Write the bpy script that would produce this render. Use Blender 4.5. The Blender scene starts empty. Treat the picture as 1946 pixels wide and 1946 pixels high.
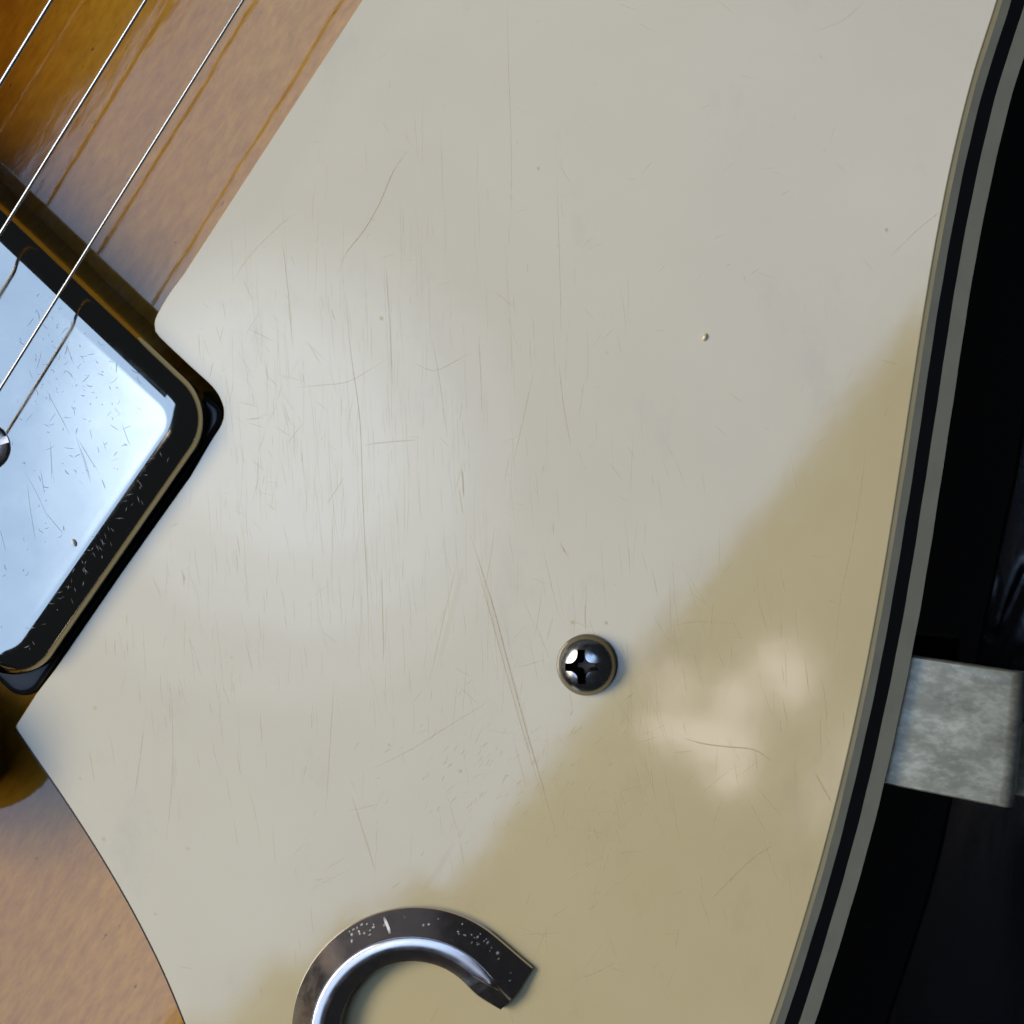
import bpy, bmesh, math, random
from mathutils import Vector, Matrix
random.seed(7)
sc = bpy.context.scene
MM = 0.001
# ---------------------------------------------------------------- camera
# close-up of a guitar top: the picture is an off-centre crop, so the lens axis stands right of and below its middle
S = 0.06            # millimetres per photo pixel on the pickguard's face
D = 260.0           # millimetres from lens to pickguard
PX, PY = 1750.0, 720.0
CX, CY = (PX-973)*S, -(PY-973)*S
cam = bpy.data.cameras.new('camera')
camo = bpy.data.objects.new('camera', cam); sc.collection.objects.link(camo)
camo.location = (CX*MM, CY*MM, D*MM)
cam.sensor_width = 36; cam.lens = 36*D/(1946*S)
cam.shift_x = (973-PX)/1946; cam.shift_y = (PY-973)/1946
cam.clip_start = 0.005; cam.clip_end = 50
cam.dof.use_dof = True; cam.dof.focus_distance = (D-1.0)*MM; cam.dof.aperture_fstop = 25
sc.camera = camo
cy = sc.cycles; cy.use_adaptive_sampling = True; cy.adaptive_threshold = 0.025; cy.adaptive_min_samples = 16; cy.max_bounces = 5; cy.diffuse_bounces = 2; cy.glossy_bounces = 4; cy.transmission_bounces = 0; cy.transparent_max_bounces = 6; cy.caustics_reflective = False
# ---------------------------------------------------------------- world and lamps
w = bpy.data.worlds.new('World'); sc.world = w; w.use_nodes = True
w.node_tree.nodes['Background'].inputs[0].default_value = (0.82, 0.92, 1.1, 1)
w.node_tree.nodes['Background'].inputs[1].default_value = 0.02
sc.view_settings.view_transform = 'Standard'; sc.view_settings.look = 'None'
sc.view_settings.exposure = 0; sc.view_settings.gamma = 1
DIRX, DIRY = 0.631, 0.776         # long direction of the window strip
def lamp(name, t0, t1, u0, u1, col, rad, z=1000.0, shape='RECTANGLE', rot=0.0, aim=None):
    """rectangular lamp, spans in mm along the window (t) and across it (u), counted from below the lens"""
    tc, uc = (t0+t1)/2, (u0+u1)/2
    l = bpy.data.lights.new(name, 'AREA'); l.shape = shape
    l.size = (t1-t0)*MM; l.size_y = (u1-u0)*MM
    area = l.size*l.size_y*(math.pi/4 if shape == 'ELLIPSE' else 1)
    l.energy = rad*math.pi*area; l.color = col
    o = bpy.data.objects.new(name, l); sc.collection.objects.link(o)
    o.location = ((CX+tc*DIRX-uc*DIRY)*MM, (CY+tc*DIRY+uc*DIRX)*MM, z*MM)
    o.rotation_euler = (0, 0, math.atan2(DIRY, DIRX)+rot)
    if aim: o.rotation_euler = (Vector((0, 0, 0))-o.location).to_track_quat('-Z', 'X').to_euler()
    return o
COOL = (0.415, 0.605, 0.98)
lamp('window_light', -1100, 160, 125, 458, COOL, 2.08)
for u0_, t0_ in ((25, -390), (41, -425), (57, -470), (73, -525), (89, -590), (107, -680)): lamp('window_light_edge', t0_, 160, u0_, u0_+(18 if u0_ > 80 else 16), COOL, 2.08)
lamp('window_light_top', 160.5, 330, 25, 250, COOL, 2.08)
PALE = (0.69, 0.815, 0.99)
lamp('bright_pane', -394, -125, 115, 370, PALE, 0.45, z=996, shape='ELLIPSE')
lamp('bright_pane', -350, -150, 145, 355, PALE, 0.65, z=992, shape='ELLIPSE')
lamp('bright_pane', -310, -180, 180, 335, PALE, 0.75, z=988, shape='ELLIPSE')
lamp('left_fill_light', -1500, -150, 620, 1500, (1.0, 0.915, 0.80), 8.8)  # fill lamp added at the left to raise the diffuse level
wl = lamp('low_fill_light', -3000, 6000, 1400, 2600, (0.84, 0.84, 1.0), 0.08, aim=None)  # added dim panel for the emblem's outer slope to mirror, no lamp there
wl.location = ((CX+1500*DIRX-2000*DIRY)*MM, (CY+1500*DIRY+2000*DIRX)*MM, 0.75)
wl.rotation_euler = (math.radians(90), 0, math.atan2(DIRY, DIRX)+math.pi)
WARM = (1.0, 0.88, 0.87)
def spot(px, py, w_, h_, rad, rot=0.0):     # small gaps of light beside the photographer
    x, y = (px-PX)*S*(1+1000/D), -(py-PY)*S*(1+1000/D)
    t, u = x*DIRX+y*DIRY, -x*DIRY+y*DIRX
    a, b = w_*S*(1+1000/D)/2, h_*S*(1+1000/D)/2
    lamp('gap_light', t-a, t+a, u-b, u+b, WARM, rad, shape='ELLIPSE', rot=rot)
A_ = -math.atan2(DIRY, DIRX)
spot(1285, 1300, 90, 100, 1.4, A_)
spot(1400, 1325, 85, 95, 2.2, A_)
spot(1490, 1262, 120, 80, 2.6, A_-0.2)
spot(1508, 1300, 70, 100, 2.2, A_)
spot(1330, 1395, 230, 62, 2.6, A_-0.12)
spot(1375, 1430, 120, 80, 1.8, A_-0.3)
spot(1392, 1468, 80, 100, 2.6, A_)
spot(1590, 1470, 60, 300, 1.1, A_-0.5)

# ---------------------------------------------------------------- helpers
def W(px, py, z=0.0):
    """photo pixel on the level z (mm) -> millimetres"""
    k = S*(D-z)/D
    return (CX+(px-PX)*k, CY-(py-PY)*k)
def mesh(name, verts, faces, mat, parent=None, smooth=True, loc=(0, 0, 0), sharp=None):
    me = bpy.data.meshes.new(name)
    me.from_pydata([(v[0]*MM, v[1]*MM, v[2]*MM) for v in verts], [], faces)
    me.update()
    if smooth:
        me.polygons.foreach_set('use_smooth', [True]*len(me.polygons))
        if sharp: me.set_sharp_from_angle(angle=math.radians(sharp))
    if mat: me.materials.append(mat)
    o = bpy.data.objects.new(name, me); sc.collection.objects.link(o)
    o.location = loc
    if parent: o.parent = parent
    return o
def loft(rings, cap0=True, cap1=True, closed=True):
    n = len(rings[0]); v = [p for r in rings for p in r]; f = []
    for k in range(len(rings)-1):
        for i in range(n if closed else n-1):
            j = (i+1) % n
            f.append((k*n+i, k*n+j, (k+1)*n+j, (k+1)*n+i))
    if cap0: f.append(tuple(range(n-1, -1, -1)))
    if cap1: f.append(tuple((len(rings)-1)*n+i for i in range(n)))
    return v, f
def offset_poly(pts, d):
    """inset a convex counter-clockwise polygon by d"""
    n = len(pts); lines = []
    for i in range(n):
        a, b = Vector(pts[i]), Vector(pts[(i+1) % n]); e = (b-a).normalized()
        nn = Vector((-e.y, e.x)); lines.append((a+nn*d, e))
    out = []
    for i in range(n):
        (p, e), (q, g) = lines[i-1], lines[i]
        den = e.x*g.y-e.y*g.x; t = ((q-p).x*g.y-(q-p).y*g.x)/den
        out.append(p+e*t)
    return out
def round_poly(pts, radii, seg=10):
    n = len(pts); out = []
    for i in range(n):
        p = Vector(pts[i]); a = (Vector(pts[i-1])-p).normalized(); b = (Vector(pts[(i+1) % n])-p).normalized()
        th = a.angle(b); r = max(radii[i], 0.02); d = r/math.tan(th/2)
        c = p+(a+b).normalized()*(r/math.sin(th/2))
        v0 = (p+a*d)-c; v1 = (p+b*d)-c
        a0 = math.atan2(v0.y, v0.x); a1 = math.atan2(v1.y, v1.x)
        while a1 < a0: a1 += 2*math.pi
        for k in range(seg+1):
            q = a0+(a1-a0)*k/seg; out.append((c.x+r*math.cos(q), c.y+r*math.sin(q)))
    return out
def spline(pts, step):
    """Catmull-Rom through points, resampled"""
    out = []
    for i in range(len(pts)-1):
        p0, p1, p2, p3 = (Vector(pts[max(i-1, 0)]), Vector(pts[i]), Vector(pts[i+1]), Vector(pts[min(i+2, len(pts)-1)]))
        m = max(1, int((p2-p1).length/step))
        for k in range(m):
            t = k/m
            out.append(0.5*((2*p1)+(p2-p0)*t+(2*p0-5*p1+4*p2-p3)*t*t+(3*p1-p0-3*p2+p3)*t**3))
    out.append(Vector(pts[-1])); return out

class NT:
    def __init__(s, name):
        s.m = bpy.data.materials.new(name); s.m.use_nodes = True; s.t = s.m.node_tree
        s.b = s.t.nodes['Principled BSDF']
    def n(s, typ, **kw):
        nd = s.t.nodes.new('ShaderNode'+typ)
        for k, v in kw.items():
            if k in nd.inputs and k not in ('operation',): nd.inputs[k].default_value = v
            else: setattr(nd, k, v)
        return nd
    def l(s, a, b): s.t.links.new(a, b)
    def set(s, **kw):
        for k, v in kw.items(): s.b.inputs[k.replace('_', ' ')].default_value = v
        return s
    def coords(s, rot=0.0, scale=(1, 1, 1)):
        tc = s.n('TexCoord'); mp = s.n('Mapping'); mp.inputs['Rotation'].default_value = (0, 0, rot); mp.inputs['Scale'].default_value = scale
        s.l(tc.outputs['Object'], mp.inputs['Vector']); return mp.outputs['Vector']
    def grain(s, ang, stretch):
        tc = s.n('TexCoord'); mp = s.n('Mapping'); mp.vector_type = 'TEXTURE'
        mp.inputs['Rotation'].default_value = (0, 0, ang); mp.inputs['Scale'].default_value = (stretch, 1, 1)
        s.l(tc.outputs['Object'], mp.inputs['Vector']); return mp.outputs['Vector']
    def noise(s, vec, scale, detail=3.0, rough=0.55):
        nd = s.n('TexNoise'); nd.inputs['Scale'].default_value = scale; nd.inputs['Detail'].default_value = detail; nd.inputs['Roughness'].default_value = rough
        s.l(vec, nd.inputs['Vector']); return nd.outputs['Fac']
    def ramp(s, fac, stops):
        r = s.n('ValToRGB'); e = r.color_ramp.elements
        while len(e) < len(stops): e.new(0.5)
        for i, (p, c) in enumerate(stops):
            e[i].position = p; e[i].color = (c, c, c, 1) if isinstance(c, (int, float)) else (*c, 1)
        s.l(fac, r.inputs[0]); return r.outputs[0]
    def bump(s, h, strength, dist, prev=None):
        b = s.n('Bump'); b.inputs['Strength'].default_value = strength; b.inputs['Distance'].default_value = dist
        s.l(h, b.inputs['Height'])
        if prev: s.l(prev, b.inputs['Normal'])
        return b.outputs['Normal']
    def mix(s, fac, a, b, typ='MIX'):
        m = s.n('Mix'); m.data_type = 'RGBA'; m.blend_type = typ
        for i, x in ((0, fac), (6, a), (7, b)):
            if isinstance(x, (int, float)): m.inputs[i].default_value = x
            elif isinstance(x, tuple): m.inputs[i].default_value = (*x, 1)
            else: s.l(x, m.inputs[i])
        return m.outputs[2]
STRING_ANGLE = math.atan2(0.848, 0.53)

# ---------------------------------------------------------------- materials
CREAM = (0.69, 0.585, 0.33)
def cream():
    m = NT('cream_plastic'); v = m.coords()
    big = m.noise(v, 22, 5, 0.6); grime_and_shade = m.ramp(m.noise(m.coords(0.3, (1.0, 0.55, 1.0)), 75, 6, 0.68), [(0.56, 0.0), (0.80, 0.5)])
    agec = m.n('Mix'); agec.data_type = 'RGBA'; agec.inputs[7].default_value = (0.50, 0.42, 0.25, 1); m.l(grime_and_shade, agec.inputs[0])
    m.l(m.mix(m.ramp(big, [(0.3, 0.0), (0.7, 1.0)]), (0.655, 0.552, 0.308), (0.725, 0.628, 0.372)), agec.inputs[6])
    m.l(agec.outputs[2], m.b.inputs['Base Color'])
    # handling wear: streaky dull patches
    vs = m.coords(0.02, (1400, 60, 60)); st = m.noise(vs, 1.0, 3, 0.6)
    r1 = m.ramp(m.noise(v, 38, 6, 0.6), [(0.35, 0.030), (0.72, 0.072)])
    m.l(m.mix(0.025, r1, st), m.b.inputs['Roughness'])
    m.set(IOR=1.92)
    n1 = m.bump(m.noise(v, 20, 1), 0.25, 0.0004)
    n2 = m.bump(m.noise(v, 170, 2), 0.14, 0.00005, n1)
    n2 = m.bump(m.noise(v, 2600, 2), 0.06, 0.000008, n2)
    m.l(n2, m.b.inputs['Normal']); return m.m
def scratch_mat():
    m = NT('scratched_cream'); at = m.n('Attribute'); at.attribute_name = 'strength'
    m.set(Base_Color=(*CREAM, 1), Roughness=0.42, IOR=1.75)
    m.l(at.outputs['Fac'], m.b.inputs['Alpha']); return m.m
def plain(name, col, rough, metal=0.0, ior=1.5, **kw):
    m = NT(name); m.set(Base_Color=(*col, 1), Roughness=rough, Metallic=metal, IOR=ior)
    return m
M = {}
M['cream'] = cream(); M['scratch'] = scratch_mat()
def ply(name, col, rough):
    m = plain(name, col, rough, ior=1.5); v = m.coords()
    m.l(m.mix(m.noise(v, 300, 3), tuple(c*0.85 for c in col), tuple(min(1, c*1.12) for c in col)), m.b.inputs['Base Color'])
    m.l(m.bump(m.noise(m.coords(0, (1, 1, 6)), 1500, 2), 0.12, 0.00003), m.b.inputs['Normal']); return m.m
M['cream_edge'] = M['cream']
M['black_ply'] = ply('black_plastic_layer', (0.010, 0.011, 0.012), 0.35)
M['white_ply'] = ply('white_plastic_layer', (0.40, 0.39, 0.29), 0.5)
def wood():
    m = NT('sunburst_lacquered_wood'); at = m.n('Attribute'); at.attribute_name = 'burst'
    v = m.coords(); vl = m.grain(STRING_ANGLE, 3.2)
    burst = m.n('ValToRGB'); e = burst.color_ramp.elements
    stops = [(0.0, (0.001, 0.001, 0.001)), (0.22, (0.001, 0.0008, 0.0006)), (0.36, (0.09, 0.018, 0.003)), (0.50, (0.62, 0.30, 0.040)), (0.70, (0.56, 0.30, 0.035)), (0.86, (0.46, 0.225, 0.016)), (0.96, (0.24, 0.08, 0.001)), (1.0, (0.22, 0.07, 0.001))]
    while len(e) < len(stops): e.new(0.5)
    for i, (p, c) in enumerate(stops): e[i].position = p; e[i].color = (*c, 1)
    m.l(at.outputs['Fac'], burst.inputs[0])
    fleck = m.noise(vl, 1150, 4, 0.7); mott = m.noise(vl, 150, 3, 0.6)
    c1 = m.mix(m.ramp(fleck, [(0.32, 1.0), (0.68, 0.0)]), burst.outputs[0], m.mix(1.0, burst.outputs[0], (0.74, 0.66, 0.60), 'MULTIPLY'))
    c2 = m.mix(m.ramp(mott, [(0.35, 0.0), (0.7, 0.55)]), c1, m.mix(1.0, c1, (1.12, 1.22, 1.3), 'MULTIPLY'))
    pore = m.ramp(m.noise(m.grain(STRING_ANGLE, 2.0), 1300, 2, 0.5), [(0.70, 0.0), (0.78, 0.7)])
    c3 = m.mix(pore, c2, (0.06, 0.018, 0.006))
    m.l(c3, m.b.inputs['Base Color'])
    m.set(Roughness=0.045, IOR=1.72)
    n1 = m.bump(m.noise(vl, 700, 4, 0.6), 0.14, 0.00004)
    n2 = m.bump(m.noise(v, 90, 2), 0.25, 0.00012, n1)
    m.l(n2, m.b.inputs['Normal']); return m.m
M['wood'] = wood()
def chrome():
    m = NT('worn_chrome'); v = m.coords()
    m.set(Metallic=1.0, Roughness=0.05)
    m.l(m.mix(m.ramp(m.noise(v, 90, 4), [(0.35, 0.0), (0.7, 1.0)]), (0.42, 0.405, 0.355), (0.47, 0.45, 0.385)), m.b.inputs['Base Color'])
    m.l(m.ramp(m.noise(v, 260, 4, 0.7), [(0.3, 0.03), (0.75, 0.12)]), m.b.inputs['Roughness'])
    n = m.bump(m.noise(v, 60, 2), 0.2, 0.00006); n = m.bump(m.noise(v, 900, 2), 0.05, 0.00001, n)
    m.l(n, m.b.inputs['Normal']); return m.m
M['chrome'] = chrome()
def marks(name, col, rough, metal):
    m = NT(name); at = m.n('Attribute'); at.attribute_name = 'strength'
    m.set(Base_Color=(*col, 1), Roughness=rough, Metallic=metal); m.l(at.outputs['Fac'], m.b.inputs['Alpha']); return m.m
M['chrome_scratch'] = marks('scratched_chrome', (0.22, 0.23, 0.25), 0.55, 1.0)
M['chip'] = marks('bare_metal_chip', (0.80, 0.84, 0.82), 0.65, 0.2)
M['fleck'] = plain('white_fleck_and_glint', (0.8, 0.82, 0.78), 0.5).m  # white for the debris bit and for the painted glint
M['black'] = plain('glossy_black_plastic', (0.010, 0.011, 0.012), 0.24, ior=1.38).m
M['string'] = plain('steel_string', (0.40, 0.41, 0.41), 0.13, 1.0).m
def dark_nickel():
    m = NT('dark_nickel'); v = m.coords(); m.set(Metallic=1.0)
    m.l(m.mix(m.noise(v, 350, 3), (0.60, 0.54, 0.50), (0.70, 0.63, 0.58)), m.b.inputs['Base Color'])
    m.l(m.ramp(m.noise(v, 700, 4, 0.7), [(0.3, 0.16), (0.75, 0.28)]), m.b.inputs['Roughness'])
    m.l(m.bump(m.noise(v, 900, 3), 0.06, 0.00002), m.b.inputs['Normal']); return m.m
M['nickel'] = dark_nickel()
def screw_metal():
    m = NT('screw_steel'); v = m.coords(); m.set(Metallic=1.0)
    tc = m.n('TexCoord'); sx = m.n('SeparateXYZ'); m.l(tc.outputs['Object'], sx.inputs[0])
    mr = m.n('MapRange'); mr.inputs[1].default_value = 0.0004; mr.inputs[2].default_value = 0.0015; m.l(sx.outputs['Z'], mr.inputs[0])
    m.l(m.mix(mr.outputs[0], (0.07, 0.055, 0.035), (0.46, 0.47, 0.46)), m.b.inputs['Base Color'])  # darker and browner low on the head, towards the rim
    m.l(m.ramp(m.noise(v, 1200, 4, 0.7), [(0.3, 0.13), (0.75, 0.30)]), m.b.inputs['Roughness'])
    m.l(m.bump(m.noise(v, 1600, 3), 0.12, 0.00003), m.b.inputs['Normal']); return m.m
M['screw'] = screw_metal(); M['grime_and_shade'] = plain('shade_in_the_slot', (0.02, 0.017, 0.016), 0.45, 0.6).m  # second material: shade of the cross slot painted as a dark colour
def galvanised():
    m = NT('worn_plated_steel'); v = m.grain(math.radians(-8), 1.8)
    a = m.noise(v, 300, 5, 0.6); b = m.noise(v, 1100, 4, 0.65)
    c = m.ramp(a, [(0.30, (0.40, 0.40, 0.31)), (0.5, (0.54, 0.54, 0.42)), (0.72, (0.72, 0.72, 0.58))])
    c = m.mix(m.ramp(b, [(0.36, 0.5), (0.58, 0.0)]), c, (0.34, 0.33, 0.27))
    c = m.mix(m.ramp(b, [(0.50, 0.0), (0.70, 0.4)]), c, (0.80, 0.80, 0.70))
    m.l(c, m.b.inputs['Base Color']); m.set(Metallic=0.6)
    m.l(m.ramp(a, [(0.3, 0.30), (0.7, 0.45)]), m.b.inputs['Roughness'])
    m.l(m.bump(b, 0.16, 0.00004), m.b.inputs['Normal']); return m.m
M['galv'] = galvanised()
def cloth():
    m = NT('dark_satin_lining'); v = m.coords()
    m.l(m.mix(m.noise(v, 200, 4), (0.0015, 0.0018, 0.003), (0.004, 0.0045, 0.008)), m.b.inputs['Base Color'])
    m.set(Roughness=0.17, IOR=1.85)
    m.l(m.bump(m.noise(m.coords(0.35, (1, 0.2, 1)), 900, 4, 0.7), 0.25, 0.0002), m.b.inputs['Normal']); return m.m
M['cloth'] = cloth()

# ---------------------------------------------------------------- setting: the dark lining the guitar lies on
ZL = -52.0
def lining():
    bx0, bx1, by0, by1 = -260.0, 260.0, -230.0, 230.0
    x0, y0 = W(1910, 1150, ZL)
    nx, ny = 90, 90
    xs = [bx0+(x0-30-bx0)*i/12 for i in range(12)]+[x0-30+60*i/200 for i in range(201)]+[x0+30+(bx1-x0-30)*i/12 for i in range(1, 13)]
    ys = [by0+(y0-40-by0)*i/12 for i in range(12)]+[y0-40+80*i/70 for i in range(71)]+[y0+40+(by1-y0-40)*i/12 for i in range(1, 13)]
    def fold(x, y):
        h = 0.0
        for (pa, pb, wd, hh) in (((1893, 1112), (1874, 1205), 0.8, 0.45), ((1960, 1070), (1894, 1215), 0.8, 0.5), ((2010, 1080), (1940, 1260), 1.4, 0.3), ((1990, 1600), (1950, 1900), 2.5, -0.4)):
            a, b = Vector(W(*pa, ZL)), Vector(W(*pb, ZL)); p = Vector((x, y)); e = b-a
            t = (p-a).dot(e)/e.length_squared
            dd = (p-(a+e*t)).length; k = max(0.0, min(1.0, min(t, 1-t)*5+0.3))
            if -0.06 < t < 1.06: h += hh*k*math.exp(-(dd/wd)**2)
        return h
    v = [(x, y, ZL+fold(x, y)) for y in ys for x in xs]; n = len(xs)
    f = [(j*n+i, j*n+i+1, (j+1)*n+i+1, (j+1)*n+i) for j in range(len(ys)-1) for i in range(n-1)]
    o = mesh('case_lining', v, f, M['cloth']); o['kind'] = 'structure'
    o['label'] = 'dark navy lining the guitar lies on, seen past the body edge'
lining()

# ---------------------------------------------------------------- the guitar
BASE_Z = ZL
guitar = bpy.data.objects.new('electric_guitar', None); sc.collection.objects.link(guitar)
guitar.location = (0, 0, BASE_Z*MM)
guitar['label'] = 'sunburst electric guitar with cream pickguard, chrome pickup and steel strings, seen close up'
guitar['category'] = 'guitar'
UP = (0, 0, -BASE_Z*MM)
def part(name, v, f, mat, parent=None, label=None, **kw):
    o = mesh(name, v, f, mat, parent or guitar, loc=UP if parent is None else (0, 0, 0), **kw)
    if label: o['label'] = label
    return o
def empty_part(name, label=None):
    o = bpy.data.objects.new(name, None); sc.collection.objects.link(o); o.parent = guitar; o.location = UP
    o.empty_display_size = 0.01
    if label: o['label'] = label
    return o

# body: arched top, rounded edge, side and back
EDGE = [(2105, -900), (2075, -400), (2040, 0), (2000, 350), (1972, 600), (1945, 850), (1915, 1000), (1893, 1110), (1868, 1230), (1838, 1390), (1805, 1560), (1768, 1710), (1692, 1946), (1600, 2200), (1480, 2500), (1380, 2750)]
edge = [Vector(W(x, y, -16.0)) for x, y in EDGE]
edge_s = spline([tuple(p) for p in edge], 2.0)
def edge_x(y):
    for i in range(len(edge_s)-1):
        a, b = edge_s[i], edge_s[i+1]
        if a.y >= y >= b.y: return a.x+(b.x-a.x)*(a.y-y)/max(1e-6, a.y-b.y)
    return edge_s[0].x if y > edge_s[0].y else edge_s[-1].x
def top_z(d):
    k = max(0.0, min(1.0, 1-d/80.0)); return -7.0-10.0*k**1.7
def body():
    ys = [110-220*i/150 for i in range(151)]
    rings = []
    prof = [170, 150, 130, 115, 100, 90, 80, 72, 64, 56, 48, 40, 33, 27, 22, 17, 13, 9, 6, 4, 2.6]
    rows = []; burst = []
    for y in ys:
        ex = edge_x(y); row = []
        for d in prof: row.append((ex-d, y, top_z(d), d))
        z1 = top_z(2.6)
        for a in range(1, 7):
            q = a/6*math.pi/2; row.append((ex-2.6+2.6*math.sin(q), y, z1-0.3-2.3*(1-math.cos(q)), 0))
        row.append((ex, y, -30, 0)); row.append((ex, y, ZL+1, 0)); row.append((ex-1, y, ZL+0.02, 0)); row.append((ex-170, y, ZL+0.02, 0))
        rows.append(row)
    n = len(rows[0]); v = [p[:3] for r in rows for p in r]; f = []
    for j in range(len(rows)-1):
        for i in range(n):
            k = (i+1) % n
            f.append((j*n+i, (j+1)*n+i, (j+1)*n+k, j*n+k))
    f.append(tuple(range(n))); f.append(tuple((len(rows)-1)*n+i for i in range(n-1, -1, -1)))
    o = part('body', v, f, M['wood'], sharp=40)
    at = o.data.attributes.new('burst', 'FLOAT', 'POINT')
    for r, row in enumerate(rows):
        for i, p in enumerate(row): at.data[r*n+i].value = min(1.0, p[3]/130.0)
    o['label'] = 'amber sunburst lacquered wood top fading to black at the edge'
    return o
body()

# pickguard: three plastic layers, wide bevel along the outer edge
LEFT = [(1010, -500), (786, -150), (688, 0), (348, 522)]
NOTCH = [(348, 522), (322, 557), (304, 587), (294, 608), (294, 624), (302, 640), (362, 697), (404, 736), (421, 764), (425, 785), (420, 807), (398, 842), (362, 904)]
LOW = [(362, 904), (233, 1085), (103, 1274), (69, 1318), (30, 1380)]
CURVE = [(30, 1384), (68.4, 1440), (123.7, 1520), (175.7, 1600), (224.0, 1680), (268.1, 1760), (312.3, 1850), (352.3, 1946)]+[(395, 2060), (440, 2230), (470, 2400)]
RIGHT = [(1290, 2400), (1372, 2200), (1464.3, 1946), (1512.1, 1800), (1556.4, 1650), (1595.5, 1500), (1629.7, 1350), (1659.6, 1200), (1685.9, 1050), (1709.7, 900), (1732.3, 750), (1755.4, 600), (1780.9, 450), (1811.1, 300), (1848.3, 150), (1895.5, 0), (1938, -150), (2060, -500)]
def outline():
    pts = []
    for p in spline(LEFT, 60)[:-1]: pts.append((p.x, p.y, 0))
    for p in spline(NOTCH, 8)[:-1]: pts.append((p.x, p.y, 0))
    for p in LOW[:-1]: pts.append((p[0], p[1], 0))
    pts.append((33, 1374, 0)); pts.append((29.5, 1380, 0))
    for p in spline(CURVE, 14): pts.append((p.x, p.y, 2))
    for p in spline(RIGHT, 14): pts.append((p.x, p.y, 1))
    return pts
OUT = outline()
N = len(OUT)
def normals():
    res = []
    for i in range(N):
        a, b = Vector(OUT[i-1][:2]), Vector(OUT[(i+1) % N][:2]); e = (b-a).normalized()
        res.append(Vector((-e.y, e.x)))      # photo axes: down the left side, up the right one
    return res
NRM = normals()
cen = Vector((900, 1000))
flip = -1 if (Vector(OUT[N-40][:2])-cen).dot(NRM[N-40]) < 0 else 1
NRM = [n*flip for n in NRM]
def ring(z, right, left, curve, wob=0.0):
    r = []
    for i, (x, y, fl) in enumerate(OUT):
        d = (left, right, curve)[fl]
        if fl == 1 and right > 0.4: d += 0.016*(math.sin(i*0.7+right*3)+math.sin(i*0.23+right*7))
        X, Y = W(x, y, 0); r.append((X+NRM[i].x*d, Y-NRM[i].y*d, z))
    return r
pickguard = empty_part('pickguard', 'scratched cream pickguard with a striped black and white bevelled edge')
z0, z1, z2, z3 = -0.38, -0.95, -1.85, -2.95
b0, b1, b2, b3 = 0.55, 1.50, 3.05, 4.85
v, f = loft([ring(0, -0.16, -0.10, -0.1), ring(-0.04, -0.05, -0.03, -0.03), ring(-0.13, 0.03, 0, 0), ring(z0, b0, 0, 0)])
part('top_layer', v, f, M['cream'], pickguard, sharp=12)
v, f = loft([ring(z0-0.003, b0, -0.01, 0.02), ring(z1, b1, -0.01, 0.05)])
part('white_layer', v, f, M['white_ply'], pickguard, sharp=12)
v, f = loft([ring(z1-0.003, b1, -0.01, 0.54), ring(z2, b2, -0.02, 0.62)])
part('black_layer', v, f, M['black_ply'], pickguard, sharp=12)
v, f = loft([ring(z2-0.003, b2, -0.03, 0.16), ring(z3+0.12, b3, -0.04, 0.2), ring(z3, b3-0.1, -0.04, 0.18)])
part('white_layer', v, f, M['white_ply'], pickguard, sharp=12)

# ---------------------------------------------------------------- scratches
class Strips:
    def __init__(s): s.v = []; s.f = []; s.a = []
    def add(s, pts, width, strength, z=0.006, taper=True, fn=None):
        """pts in photo pixels; a thin strip lying on the face"""
        n = len(pts); b = len(s.v)
        P = [Vector(fn(*p)) if fn else Vector((*W(p[0], p[1], z), z)) for p in pts]
        for i, p in enumerate(P):
            e = (P[min(i+1, n-1)]-P[max(i-1, 0)]); e.z = 0
            e = e.normalized() if e.length > 0 else Vector((1, 0, 0))
            t = i/(n-1); k = min(1.0, 4*min(t, 1-t)+0.12) if taper else 1.0
            q = Vector((-e.y, e.x, 0))*width*S/2*(0.4+0.6*k)
            s.v += [tuple(p+q), tuple(p-q)]; s.a += [strength*k]*2
        for i in range(n-1): s.f.append((b+2*i, b+2*i+1, b+2*i+3, b+2*i+2))
    def build(s, name, mat, parent):
        o = part(name, s.v, s.f, mat, parent); o['kind'] = 'stuff'
        at = o.data.attributes.new('strength', 'FLOAT', 'POINT'); at.data.foreach_set('value', s.a); return o
def inside(x, y):
    c = False; j = N-1
    for i in range(N):
        xi, yi, xj, yj = OUT[i][0], OUT[i][1], OUT[j][0], OUT[j][1]
        if (yi > y) != (yj > y) and x < (xj-xi)*(y-yi)/(yj-yi)+xi: c = not c
        j = i
    return c
st = Strips()
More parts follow.
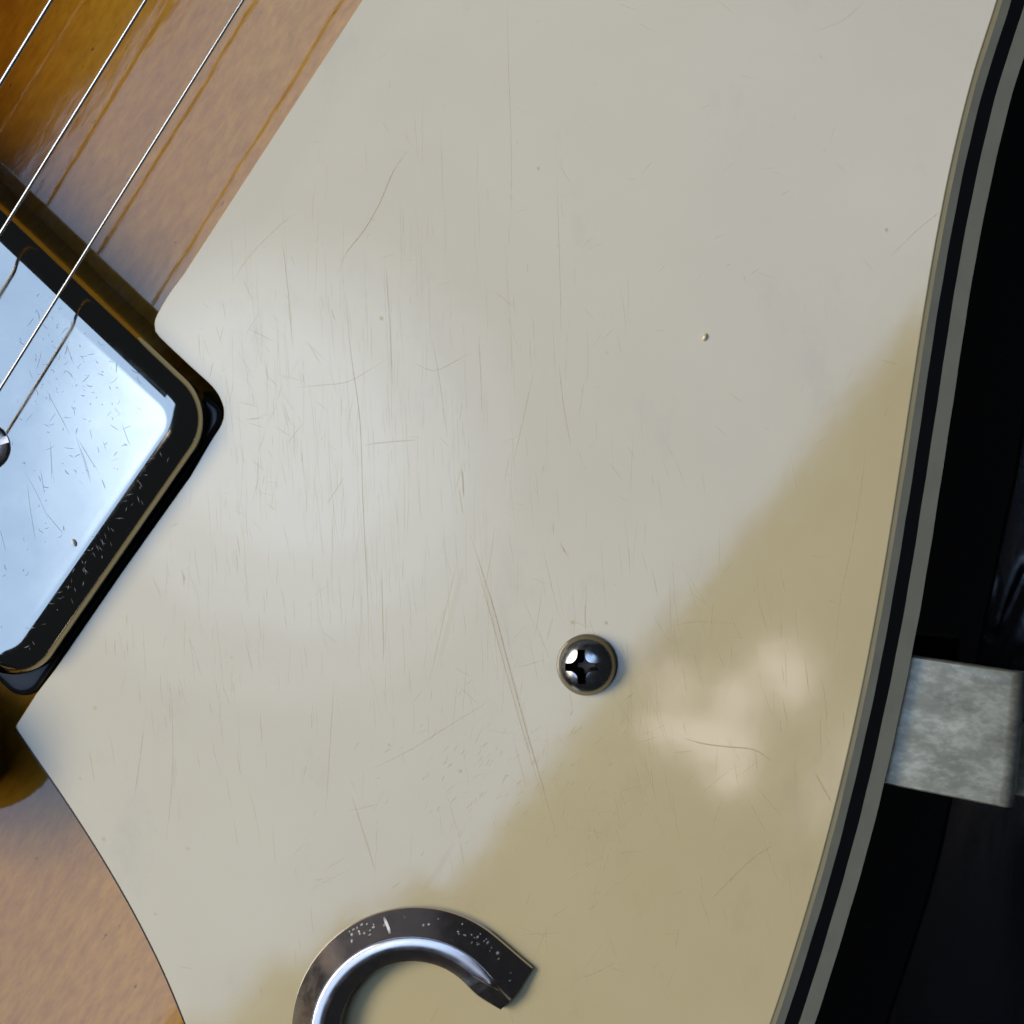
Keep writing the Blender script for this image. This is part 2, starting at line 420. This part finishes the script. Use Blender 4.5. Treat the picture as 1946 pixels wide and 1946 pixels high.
named = [  # photo pixels, width, strength
    ([(777, 283), (748, 325), (722, 385), (693, 436), (660, 478), (647, 505), (640, 525)], 2.4, 0.85),
    ([(893, 1015), (935, 1145), (967, 1265), (1001, 1390), (1030, 1490), (1062, 1605)], 2.4, 0.75),
    ([(905, 1070), (938, 1190), (975, 1325), (1008, 1440), (1032, 1520)], 2.2, 0.6),
    ([(915, 1090), (950, 1215), (985, 1335), (1012, 1440)], 11, 0.13),
    ([(1062, 690), (1071, 770), (1085, 852)], 2.0, 0.5), ([(1014, 705), (998, 780), (975, 880)], 2.0, 0.45),
    ([(653, 540), (668, 680), (684, 800), (690, 960), (699, 1140), (700, 1240)], 2.0, 0.6),
    ([(733, 500), (741, 620), (746, 735)], 2.2, 0.6), ([(537, 460), (548, 560), (556, 660)], 2.0, 0.5),
    ([(909, 630), (913, 700), (916, 790)], 1.8, 0.5), ([(820, 640), (835, 720), (850, 830)], 1.8, 0.4),
    ([(560, 737), (610, 732), (660, 726), (700, 704), (735, 682)], 1.8, 0.45), ([(785, 688), (822, 705), (855, 692), (891, 672)], 1.8, 0.45),
    ([(964, 0), (966, 120), (972, 300), (969, 450)], 1.6, 0.4), ([(1058, 330), (1064, 520), (1066, 640)], 1.6, 0.35),
    ([(463, 798), (482, 796), (504, 793)], 2.6, 0.6), ([(690, 846), (740, 840), (795, 836)], 2.2, 0.5),
    ([(877, 888), (880, 915), (881, 948)], 3.2, 0.8), ([(872, 925), (880, 980)], 2.2, 0.5),
    ([(1646, 845), (1634, 945), (1617, 1044), (1600, 1123), (1591, 1193), (1586, 1240)], 2.2, 0.5),
    ([(1352, 1708), (1385, 1675), (1430, 1632), (1475, 1603)], 2.6, 0.75),
    ([(1297, 1402), (1335, 1413), (1380, 1419), (1430, 1424), (1455, 1438), (1475, 1455)], 2.6, 0.9), ([(1275, 1430), (1315, 1428)], 2.0, 0.5),
    ([(1549, 1468), (1562, 1492), (1582, 1528)], 3.2, 0.7), ([(1063, 1028), (1072, 1046), (1082, 1062)], 3.4, 0.75), ([(1051, 990), (1052, 1020)], 2.4, 0.6),
    ([(880, 1080), (862, 1150), (845, 1220), (830, 1270)], 9, 0.12), ([(868, 1070), (840, 1190), (815, 1300)], 2.0, 0.35),
    ([(862, 1600), (835, 1650), (800, 1695)], 10, 0.12), ([(960, 1312), (910, 1345), (860, 1375), (780, 1425), (705, 1462)], 2.2, 0.4),
    ([(1185, 1332), (1212, 1312)], 3.0, 0.8), ([(1113, 1140), (1112, 1170), (1113, 1200)], 2.4, 0.7),
    ([(440, 535), (480, 480), (530, 430), (562, 405)], 1.8, 0.4), ([(620, 960), (655, 905)], 2.0, 0.4),
    ([(1092, 1862), (1130, 1850), (1172, 1828)], 2.2, 0.5), ([(1290, 1765), (1283, 1805)], 2.0, 0.5),
    ([(344, 1080), (350, 1098), (349, 1115)], 5, 0.6), ([(516, 1100), (518, 1110)], 4, 0.8),
    ([(667, 1510), (690, 1580), (715, 1660)], 2.4, 0.5), ([(635, 1290), (628, 1400), (619, 1545)], 1.8, 0.4),
    ([(725, 1080), (728, 1200), (729, 1262)], 2.0, 0.6), ([(765, 1180), (770, 1290)], 1.6, 0.3), ([(1030, 1035), (1060, 1160), (1075, 1190)], 1.6, 0.35),
    ([(940, 1000), (932, 1060), (918, 1140)], 1.6, 0.4), ([(275, 1370), (262, 1470), (254, 1520)], 2.2, 0.45), ([(325, 1300), (328, 1460), (316, 1600)], 1.8, 0.4),
    ([(1546, 60), (1600, 40), (1640, 5)], 1.6, 0.35), ([(1690, 490), (1740, 440), (1790, 400)], 1.8, 0.35), ([(1275, 1190), (1320, 1182), (1395, 1185)], 1.8, 0.45),
    ([(1110, 1740), (1160, 1690), (1210, 1655)], 1.6, 0.35), ([(1395, 1480), (1450, 1440)], 1.6, 0.3), ([(1150, 1600), (1120, 1750)], 1.6, 0.25)]
for p, wd, s_ in named: st.add([tuple(q) for q in spline(p, 12)], wd, s_*0.5)
def rnd(n, cx, cy, sx, sy, lmin, lmax, ang, spread, wmax, smax):
    for _ in range(n):
        x, y = random.gauss(cx, sx), random.gauss(cy, sy); L = random.uniform(lmin, lmax)**1.0
        a = math.radians(random.gauss(ang, spread)); dx, dy = math.cos(a)*L/2, -math.sin(a)*L/2; bow = random.gauss(0, 0.03)*L
        pts = [(x-dx, y-dy), (x-dx*0.4+dy/L*bow, y-dy*0.4+bow*0.3), (x+dx*0.4+dy/L*bow, y+dy*0.4+bow*0.3), (x+dx, y+dy)]
        if all(inside(*p) and inside(p[0]+8, p[1]+8) and inside(p[0]-8, p[1]-8) for p in pts):
            st.add(pts, random.uniform(1.0, wmax), random.uniform(0.07, smax*0.85))
rnd(300, 700, 820, 190, 240, 25, 190, -88, 2.5, 1.6, 0.15)
rnd(120, 640, 980, 160, 180, 20, 120, -88, 4, 1.8, 0.18)
rnd(100, 850, 1150, 330, 300, 20, 140, -85, 8, 1.6, 0.20)
rnd(90, 480, 760, 90, 110, 10, 60, -80, 35, 1.8, 0.30)
rnd(90, 1000, 1000, 450, 500, 10, 60, 0, 90, 1.8, 0.25)
rnd(110, 1350, 1350, 200, 230, 25, 120, -80, 10, 1.8, 0.30)
rnd(120, 940, 1480, 130, 70, 8, 26, 55, 12, 2.4, 0.30)
rnd(60, 1150, 1600, 250, 200, 20, 90, 40, 40, 1.6, 0.30)
rnd(80, 330, 1300, 110, 180, 20, 90, -84, 6, 2.2, 0.25)
rnd(50, 1300, 400, 250, 250, 10, 50, 0, 90, 1.6, 0.18)
for (x, y, r_) in [(1685, 437, 3), (725, 605, 3), (197, 1595, 3.2), (357, 1613, 2), (295, 1737, 2), (875, 1465, 3), (1023, 320, 2.5), (740, 1416, 2.5), (153, 1480, 2), (180, 1345, 3), (1088, 1183, 3), (1152, 1184, 3), (1154, 670, 2), (440, 1250, 2)]:
    st.add([(x-r_*0.5, y-r_), (x, y), (x+r_*0.4, y+r_)], r_*2, 0.9, taper=False)
st.build('scratches', M['scratch'], pickguard)

def blob(name, px, py, z, rx, ry, rz, mat, parent, seg=12, rot=0.0):
    v = []; f = []; X, Y = W(px, py, z)
    for j in range(6):
        q = j/5*math.pi/2
        for i in range(seg):
            a = i/seg*2*math.pi; ax, ay = rx*math.cos(q)*math.cos(a), ry*math.cos(q)*math.sin(a)
            v.append((X+ax*math.cos(rot)-ay*math.sin(rot), Y+ax*math.sin(rot)+ay*math.cos(rot), z+rz*math.sin(q)))
    for j in range(5):
        for i in range(seg): k = (i+1) % seg; f.append((j*seg+i, j*seg+k, (j+1)*seg+k, (j+1)*seg+i))
    return part(name, v, f, mat, parent)
blob('raised_speck', 1340, 641, -0.02, 0.32, 0.50, 0.32, M['cream'], pickguard, rot=-0.35)

# ---------------------------------------------------------------- pickguard screw
def screw():
    X, Y = W(1116, 1263, 0)
    prof = [(3.30, -1.2), (3.40, -0.2), (3.50, 0.15), (3.48, 0.5), (3.32, 0.95), (2.98, 1.42), (2.5, 1.80), (1.9, 2.08), (1.2, 2.25), (0.55, 2.32)]
    seg = 64; rings = [[(r*math.cos(2*math.pi*i/seg), r*math.sin(2*math.pi*i/seg), z) for i in range(seg)] for r, z in prof]
    v, f = loft(rings)
    head = mesh('screw', v, f, M['screw'], pickguard, sharp=50)
    poly = []
    for q in range(4):
        R_ = Matrix.Rotation(q*math.pi/2, 2)
        loc = [Vector((1.98, 0.44)), Vector((1.38, 0.47))]
        for k in range(1, 8):
            a = math.radians(270-90*k/8); loc.append(Vector((1.38+0.92*math.cos(a), 1.39+0.92*math.sin(a))))
        loc += [Vector((0.47, 1.38)), Vector((0.44, 1.98))]
        poly += [R_@p for p in loc]
    def cr(z, k): return [(p.x*k, p.y*k, z) for p in poly]
    v, f = loft([cr(0.35, 0.50), cr(1.0, 0.90), cr(3.0, 1.06)])
    cut = mesh('cutter', v, f, None, None, smooth=False)
    head.parent = None
    bm = head.modifiers.new('b', 'BOOLEAN'); bm.object = cut; bm.operation = 'DIFFERENCE'; bm.solver = 'EXACT'
    dg = bpy.context.evaluated_depsgraph_get()
    me = bpy.data.meshes.new_from_object(head.evaluated_get(dg)); me.name = 'screw'
    head.modifiers.clear(); head.data = me
    bpy.data.objects.remove(cut)
    me.polygons.foreach_set('use_smooth', [True]*len(me.polygons)); me.set_sharp_from_angle(angle=math.radians(28))
    me.materials.append(M['grime_and_shade'])
    for p in me.polygons:
        r = math.hypot(p.center.x, p.center.y)/MM; z = p.center.z/MM
        if r < 2.15 and z > 0 and (p.normal.z < 0.8 or z < 1.5): p.material_index = 1  # slot walls and floor take the painted shade
    head.parent = pickguard
    head.location = (X*MM, Y*MM, 0.05*MM)
    head.rotation_euler = (math.radians(0), math.radians(-9), math.radians(1.5))
    head['label'] = 'round-head cross-slot screw in the pickguard'
screw()

# ---------------------------------------------------------------- metal letter emblem
def emblem():
    C = Vector(W(792, 1957, 0)); rows = []; K = 200
    for k in range(K+1):
        t = 0.5-0.5*math.cos(math.pi*k/K); t = 0.35*t+0.65*k/K
        fl_t = min(t, 1-t)*math.radians(305)
        fl = max(0.0, 1-fl_t/0.42)**2        # the tips flare outwards
        Ro = 14.15+1.0*fl; Ri = 8.35+1.7*fl
        cap = max(0.0, 1-fl_t/0.27); zc = 1-0.72*cap**1.3      # and slope down like a hip
        rd = Ro-2.85-0.6*fl
        h = 2.35*zc; cw = max(0.12, min(1.0, (fl_t-0.10)/0.40))
        P = [(Ro-0.02, -0.3), (Ro, 0.45), (Ro-0.10, 0.66), (Ro-0.22, 0.76), (rd+0.06, 0.76+h), (rd-0.02, 0.76+h), (rd-0.10, 0.72+h), (rd-0.10-0.08*cw, 0.75+h), (rd-0.10-0.36*cw, 0.80+h), (rd-0.10-0.70*cw, 0.835+h), (rd-0.10-1.05*cw, 0.84+h), (rd-0.10-1.35*cw, 0.78+h), (rd-0.10-1.55*cw, 0.64+h), (Ri+0.16, 0.95+1.40*zc), (Ri, 0.80+1.40*zc), (Ri, -0.3)]
        row = []
        for r, z in P:
            s0 = math.radians(15+13.5*max(0.0, min(1.0, (r-10.1)/(15.1-10.1))))    # the tips are cut along the strings
            a = s0+t*(2*math.pi-2*s0)
            row.append((C.x+math.cos(a)*r, C.y+math.sin(a)*r, z))
        rows.append(row)
    n = len(rows[0]); v = [p for r in rows for p in r]; f = []
    for j in range(K):
        for i in range(n-1): f.append((j*n+i, j*n+i+1, (j+1)*n+i+1, (j+1)*n+i))
        f.append((j*n+n-1, j*n, (j+1)*n, (j+1)*n+n-1))
    f.append(tuple(range(n-1, -1, -1))); f.append(tuple(K*n+i for i in range(n)))
    o = part('emblem', v, f, M['nickel'], pickguard, sharp=20)
    o['label'] = 'dark metal rounded letter emblem with white nicks'
    return C
EC = emblem()
nk = Strips()
def on_emblem(r, a, z=None):
    """point on the outer slope of the letter"""
    zz = 0.76+(14.15-0.22-r)*(2.35/2.57)+0.03
    return (EC.x+math.cos(a)*r, EC.y+math.sin(a)*r, zz)
for _ in range(46):
    a = math.radians(random.choice([random.gauss(70, 22), random.gauss(118, 10), random.gauss(48, 8)])); r = random.uniform(12.2, 13.6)
    L = random.uniform(0.1, 0.42); b = math.radians(random.uniform(60, 100)); sz = random.choice([2.0, 3.0, 4.0, 6.0])
    p0 = on_emblem(r, a); p1 = on_emblem(max(11.5, min(13.8, r+math.sin(b)*L)), a+math.cos(b)*L/13)
    pm = tuple((x+y)/2 for x, y in zip(p0, p1))
    nk.add([p0, pm, p1], sz, random.uniform(0.5, 1.0), fn=lambda x, y, z: (x, y, z))
for k, (r, a, wd) in enumerate([(13.4, 104.6, 7), (12.8, 103.6, 8), (12.1, 102.4, 6), (11.7, 101.8, 2)]): pass
nk.add([on_emblem(13.6, math.radians(105.0)), on_emblem(13.0, math.radians(104.2)), on_emblem(12.3, math.radians(102.8)), on_emblem(11.8, math.radians(101.8))], 8, 1.0, fn=lambda x, y, z: (x, y, z))
nk.build('nicks', M['chip'], pickguard)

# ---------------------------------------------------------------- pickup
pickup = empty_part('pickup', 'chrome covered pickup with scratched bright top and black mounting ring')
ZT = 3.6
def pick_corners(off=0.0, z=-0.6):
    d1 = Vector((-0.726, -0.688)); d2 = Vector((-0.568, 0.823))
    a = Vector((432, 782)); b = Vector((54, 1328)); L = 1150
    pts = [a, b, b+d1*L, a+d1*L]                     # photo order: goes down, then left
    P = [Vector(W(p.x, p.y, z)) for p in pts]
    ar = sum(P[i].x*P[(i+1) % 4].y-P[(i+1) % 4].x*P[i].y for i in range(4))
    if ar < 0: P = [P[0], P[3], P[2], P[1]]
    return offset_poly(P, off) if off else P
PC = pick_corners()
RC = [6.4, 5.4, 5.4, 5.4]
def cov_ring(ins, z): return [(x, y, z) for x, y in round_poly(offset_poly(PC, ins) if ins else PC, [max(0.4, r-ins) for r in RC], 14)]
rf = 3.9; rv = 2.6; rings = [cov_ring(0.12, -7.2), cov_ring(0.12, -2.5), cov_ring(0.12, ZT-rv-0.25), cov_ring(0.12, ZT-rv)]
for k in range(1, 17):
    q = k/16*math.pi/2; rings.append(cov_ring(0.12+rf*(1-math.cos(q)), ZT-rv+rv*math.sin(q)))
rings.append(cov_ring(0.12+rf+0.5, ZT+0.005)); rings.append(cov_ring(0.12+rf+2.0, ZT+0.01))
v, f = loft(rings)
part('cover', v, f, M['chrome'], pickup, label='scratched chrome pickup cover', sharp=60)
RG = [Vector(W(p[0], p[1], -2.0)) for p in ((442, 786), (58, 1343))]
dd = Vector((-0.726, 0.688))*1150*S
_u = (RG[1]-RG[0]).normalized()
ring_pts = [RG[0]+_u*(-0.1), RG[0]+dd+_u*7.0, RG[1]+dd, RG[1]]
RR = [2.2, 3, 3, 2.6]
def rg(ins, z): return [(x, y, z) for x, y in round_poly(offset_poly(ring_pts, ins) if ins else ring_pts, [max(0.3, r-ins) for r in RR], 10)]
v, f = loft([rg(0, -8.5), rg(0, -1.4), rg(0.10, -0.95), rg(0.35, -0.7), rg(0.8, -0.62), rg(1.6, -0.66)])
part('mounting_ring', v, f, M['black'], pickup, label='glossy black plastic ring round the pickup', sharp=60)
# pole screws
pole_me = None
p0 = Vector(W(-27, 850, ZT)); step = Vector((-0.726, 0.688))*9.8
for k in range(6):
    if pole_me is None:
        prof = [(2.75, -1.0), (2.75, 0.25), (2.6, 0.5), (2.0, 0.75), (1.0, 0.9)]; seg = 40
        rings = [[(r*math.cos(2*math.pi*i/seg), r*math.sin(2*math.pi*i/seg), z) for i in range(seg)] for r, z in prof]
        v, f = loft(rings)
        po = mesh('pole_screw', v, f, M['nickel'], None, sharp=50)
        cv, cf = loft([[(-4, -0.4, 0.2), (4, -0.4, 0.2), (4, 0.4, 0.2), (-4, 0.4, 0.2)], [(-4, -0.4, 2), (4, -0.4, 2), (4, 0.4, 2), (-4, 0.4, 2)]])
        cut = mesh('cutter', cv, cf, None, None, smooth=False)
        bmod = po.modifiers.new('b', 'BOOLEAN'); bmod.object = cut; bmod.solver = 'EXACT'
        me = bpy.data.meshes.new_from_object(po.evaluated_get(bpy.context.evaluated_depsgraph_get())); me.name = 'pole_screw'
        po.modifiers.clear(); po.data = me; bpy.data.objects.remove(cut)
        me.polygons.foreach_set('use_smooth', [True]*len(me.polygons)); me.set_sharp_from_angle(angle=math.radians(35))
        pole_me = po
    else:
        po = pole_me.copy(); sc.collection.objects.link(po)
    po.parent = pickup; q = p0+step*k
    po.location = (q.x*MM, q.y*MM, ZT*MM); po.rotation_euler = (0, 0, 0.35+k*0.7)
# scratches on the cover
cs = Strips()
def cadd(x, y, L, a, wd, s_, curl=0.0):
    pts = []; 
    for k in range(5):
        pts.append((x, y)); x += math.cos(a)*L/4; y += math.sin(a)*L/4; a += curl
    cs.add(pts, wd, s_, z=ZT+0.02)
def on_cover(x, y):
    p = Vector((x, y)); a = Vector((417, 768)); n1 = Vector((0.688, -0.726)); n2 = Vector((0.823, 0.568))
    return (p-Vector((285, 643))).dot(n1) < -66 and (p-Vector((225, 1059))).dot(n2) < -92 and y < 1235 and x > -60
cnt = 0
while cnt < 170:
    r = random.random()
    if r < 0.45: x, y = random.gauss(150, 55), random.gauss(690, 70)
    elif r < 0.75: x, y = random.gauss(160, 70), random.gauss(880, 110)
    else: x, y = random.uniform(-40, 300), random.uniform(480, 1230)
    if not on_cover(x, y): continue
    L = random.choice([4, 6, 9, 14, 22]); a = random.gauss(1.35, 0.55) if random.random() < 0.6 else random.uniform(0, 6.28)
    x2, y2 = x+math.cos(a)*L, y+math.sin(a)*L
    if on_cover(x2, y2): cadd(x, y, L, a, random.uniform(1.0, 2.0), random.uniform(0.12, 0.5), random.gauss(0, 0.25)); cnt += 1
for _ in range(26):
    x, y = random.gauss(110, 70), random.gauss(900, 160); L = random.uniform(40, 120); a = random.gauss(1.2, 0.25)
    if on_cover(x, y) and on_cover(x+math.cos(a)*L, y+math.sin(a)*L): cadd(x, y, L, a, 1.3, random.uniform(0.15, 0.4), random.gauss(0, 0.04))
cs.build('scratches', M['chrome_scratch'], pickup)
# pale nicks along the rounded lower edge of the cover
cn = Strips()
for _ in range(60):
    t = random.random(); q = random.triangular(0.8, 1.4, 1.25)
    a = PC[0]; b = PC[1] if abs((PC[1]-PC[0]).length-40) < 8 else PC[3]
    e = (b-a).normalized(); L = (b-a).length; nn = Vector((-e.y, e.x))
    if ((PC[0]+PC[1]+PC[2]+PC[3])/4-a).dot(nn) < 0: nn = -nn
    base = a+e*(6.5+(L-12.5)*t)
    def fp(s_, qq): 
        p = base+e*s_+nn*(0.12+rf*(1-math.cos(qq))-0.02*math.cos(qq)); return (p.x, p.y, ZT-rv+(rv+0.025)*math.sin(qq))
    ln = random.uniform(0.15, 0.7); dq = random.uniform(-0.25, 0.25)
    cn.add([fp(0, q), fp(ln/2, min(1.5, q+dq/2)), fp(ln, min(1.5, max(0.4, q+dq)))], random.uniform(1.0, 2.0), random.uniform(0.10, 0.45), fn=lambda x, y, z: (x, y, z))
cn.build('edge_nicks', M['chip'], pickup)

blob('fleck_and_glint', 143, 1031, ZT-0.3, 0.34, 0.55, 0.7, M['fleck'], pickup, rot=0.5)
blob('fleck_and_glint', 374, 777, -1.2, 0.22, 0.3, 0.5, M['fleck'], pickup, rot=0.2)  # sparkle on the chrome corner, put in as a white blob
# ---------------------------------------------------------------- strings
ZS = 8.5
def string(pa, pb, r, label):
    a, b = Vector((*W(*pa, ZS), ZS)), Vector((*W(*pb, ZS), ZS)); e = (b-a).normalized()
    A, B = a-e*90, b+e*(40 if pb[1] > 300 else 70)
    tx = Vector((-e.y, e.x, 0)); seg = 14; rings = []
    for p in (A, B): rings.append([tuple(p+tx*r*math.cos(2*math.pi*i/seg)+Vector((0, 0, 1))*r*math.sin(2*math.pi*i/seg)) for i in range(seg)])
    v, f = loft(rings); part('string', v, f, M['string'], label=label, sharp=60)
    return A, B
string((462, 0), (118, 550), 0.185, 'thin plain steel string nearest the pickguard')
string((277, 0), (0, 445), 0.22, 'plain steel string second from the pickguard')
string((98, 0), (0, 160), 0.26, 'plain steel string third from the pickguard, in the top corner')
string((-88, 0), (-170, 130), 0.38, 'wound steel string seen as a reflection in the lacquer')

# ---------------------------------------------------------------- bridge, just past the left border, mirrored in the lacquer
bridge = empty_part('bridge', 'metal bridge end mirrored dark in the lacquer at the left border')
bc = Vector(W(-178, 1452, 4)); bd = Vector((-0.848, 0.53)); bn = Vector((0.53, 0.848)); hw = 9.0
pts = [bc+bd*28-bn*hw, bc-bn*hw-bd*9, bc+bn*hw-bd*9, bc+bd*28+bn*hw]
ar = sum(pts[i].x*pts[(i+1) % 4].y-pts[(i+1) % 4].x*pts[i].y for i in range(4))
rad = [4, 8.4, 8.4, 4]
if ar < 0: pts = pts[::-1]; rad = rad[::-1]
def br(ins, z): return [(x, y, z) for x, y in round_poly(offset_poly(pts, ins) if ins else pts, [max(0.4, r-ins) for r in rad], 12)]
v, f = loft([br(0.6, 2.6), br(0, 3.1), br(0, 5.2), br(0.4, 5.9), br(1.2, 6.3)])
part('bridge_bar', v, f, M['nickel'], bridge, sharp=60)
seg = 32; pc = bc-bd*1.5
prof = [(4.6, -7.6), (4.6, -5.4), (3.0, -5.3), (3.0, -1.8), (4.8, -1.7), (4.8, -0.4), (3.0, -0.3), (3.0, 3.0)]
v, f = loft([[(pc.x+r*math.cos(2*math.pi*i/seg), pc.y+r*math.sin(2*math.pi*i/seg), z) for i in range(seg)] for r, z in prof])
part('bridge_post', v, f, M['black'], bridge, sharp=40)

# ---------------------------------------------------------------- pickguard bracket
def bracket():
    zt = -4.2; th = 1.5
    a0, a1 = Vector(W(1560, 1220, zt)), Vector(W(1560, 1466, zt))     # hidden end under the pickguard
    e0, e1 = Vector(W(1922, 1276, zt)), Vector(W(1897, 1533, zt))
    m0 = a0; rings = []
    ex0 = (e0-a0).normalized(); ex1 = (e1-a1).normalized()
    path = [(-1, 0.0, 0.0)]
    # centre-line profile along the strip: flat, bend down, leg, bend out, foot
    def prof():
        P = [("f", 0.0), ("f", 0.5), ("f", 1.0)]
        return P
    R = 2.0; outer = []; inner = []
    seq = [(0, 0, 0, 1)]
    L0 = 1.0
    # (distance past the bend start, drop, normal angle)
    prf = []
    for k in range(0, 9):
        q = k/8*math.pi/2; prf.append((R*math.sin(q), -R*(1-math.cos(q)), q))
    prf += [(R, -8.5, math.pi/2)]
    for k in range(1, 7):
        q = k/6*math.pi/2; prf.append((R+1.6*(1-math.cos(q)), -8.5-1.6*math.sin(q), math.pi/2-q))
    prf += [(R+12, -10.1, 0.0)]
    def row(p, q0, sc_=1.0):
        pass
    cols = 9; top_rows = []; bot_rows = []
    def pt(s, base, off, drop):
        b = base[0].lerp(base[1], s); ex = ex0.lerp(ex1, s).normalized()
        return b+ex*off, drop
    stations = [((a0, a1), 0, 0.0, 0.0), ((a0.lerp(e0, 0.5), a1.lerp(e1, 0.5)), 0, 0, 0)]+[((e0, e1), o_, d_, q_) for o_, d_, q_ in prf]
    rr = []
    for base, o_, d_, q_ in stations:
        tl, bl = [], []
        for c in range(cols):
            s = c/(cols-1); s = s if d_ > -2.1 else 0.45+0.55*s; edge_r = 0.22 if c in (0, cols-1) else 0.0
            p, dz = pt(s, base, o_, d_)
            ex = ex0.lerp(ex1, s).normalized(); nx, nz = math.sin(q_), math.cos(q_)
            tl.append((p.x-ex.x*nx*edge_r, p.y-ex.y*nx*edge_r, zt+dz-nz*edge_r))
            bl.append((p.x-ex.x*nx*th, p.y-ex.y*nx*th, zt+dz-nz*th))
        # soften the two long edges
        def mixp(a, b, t): return tuple(x+(y-x)*t for x, y in zip(a, b))
        tl = [tl[0], mixp(tl[0], tl[1], 0.10)]+tl[1:-1]+[mixp(tl[-1], tl[-2], 0.10), tl[-1]]
        for i in (1, -2):
            c = mixp(tl[i], tl[2 if i == 1 else -3], 0.0)
            tl[i] = (c[0], c[1], c[2]+0.18*math.cos(q_))
        bl = [bl[0], mixp(bl[0], bl[1], 0.1)]+bl[1:-1]+[mixp(bl[-1], bl[-2], 0.1), bl[-1]]
        rr.append(tl+bl[::-1])
    v, f = loft(rr)
    o = part('bracket', v, f, M['galv'], sharp=45)
    o['label'] = 'mottled grey plated steel bracket under the pickguard edge'
bracket()
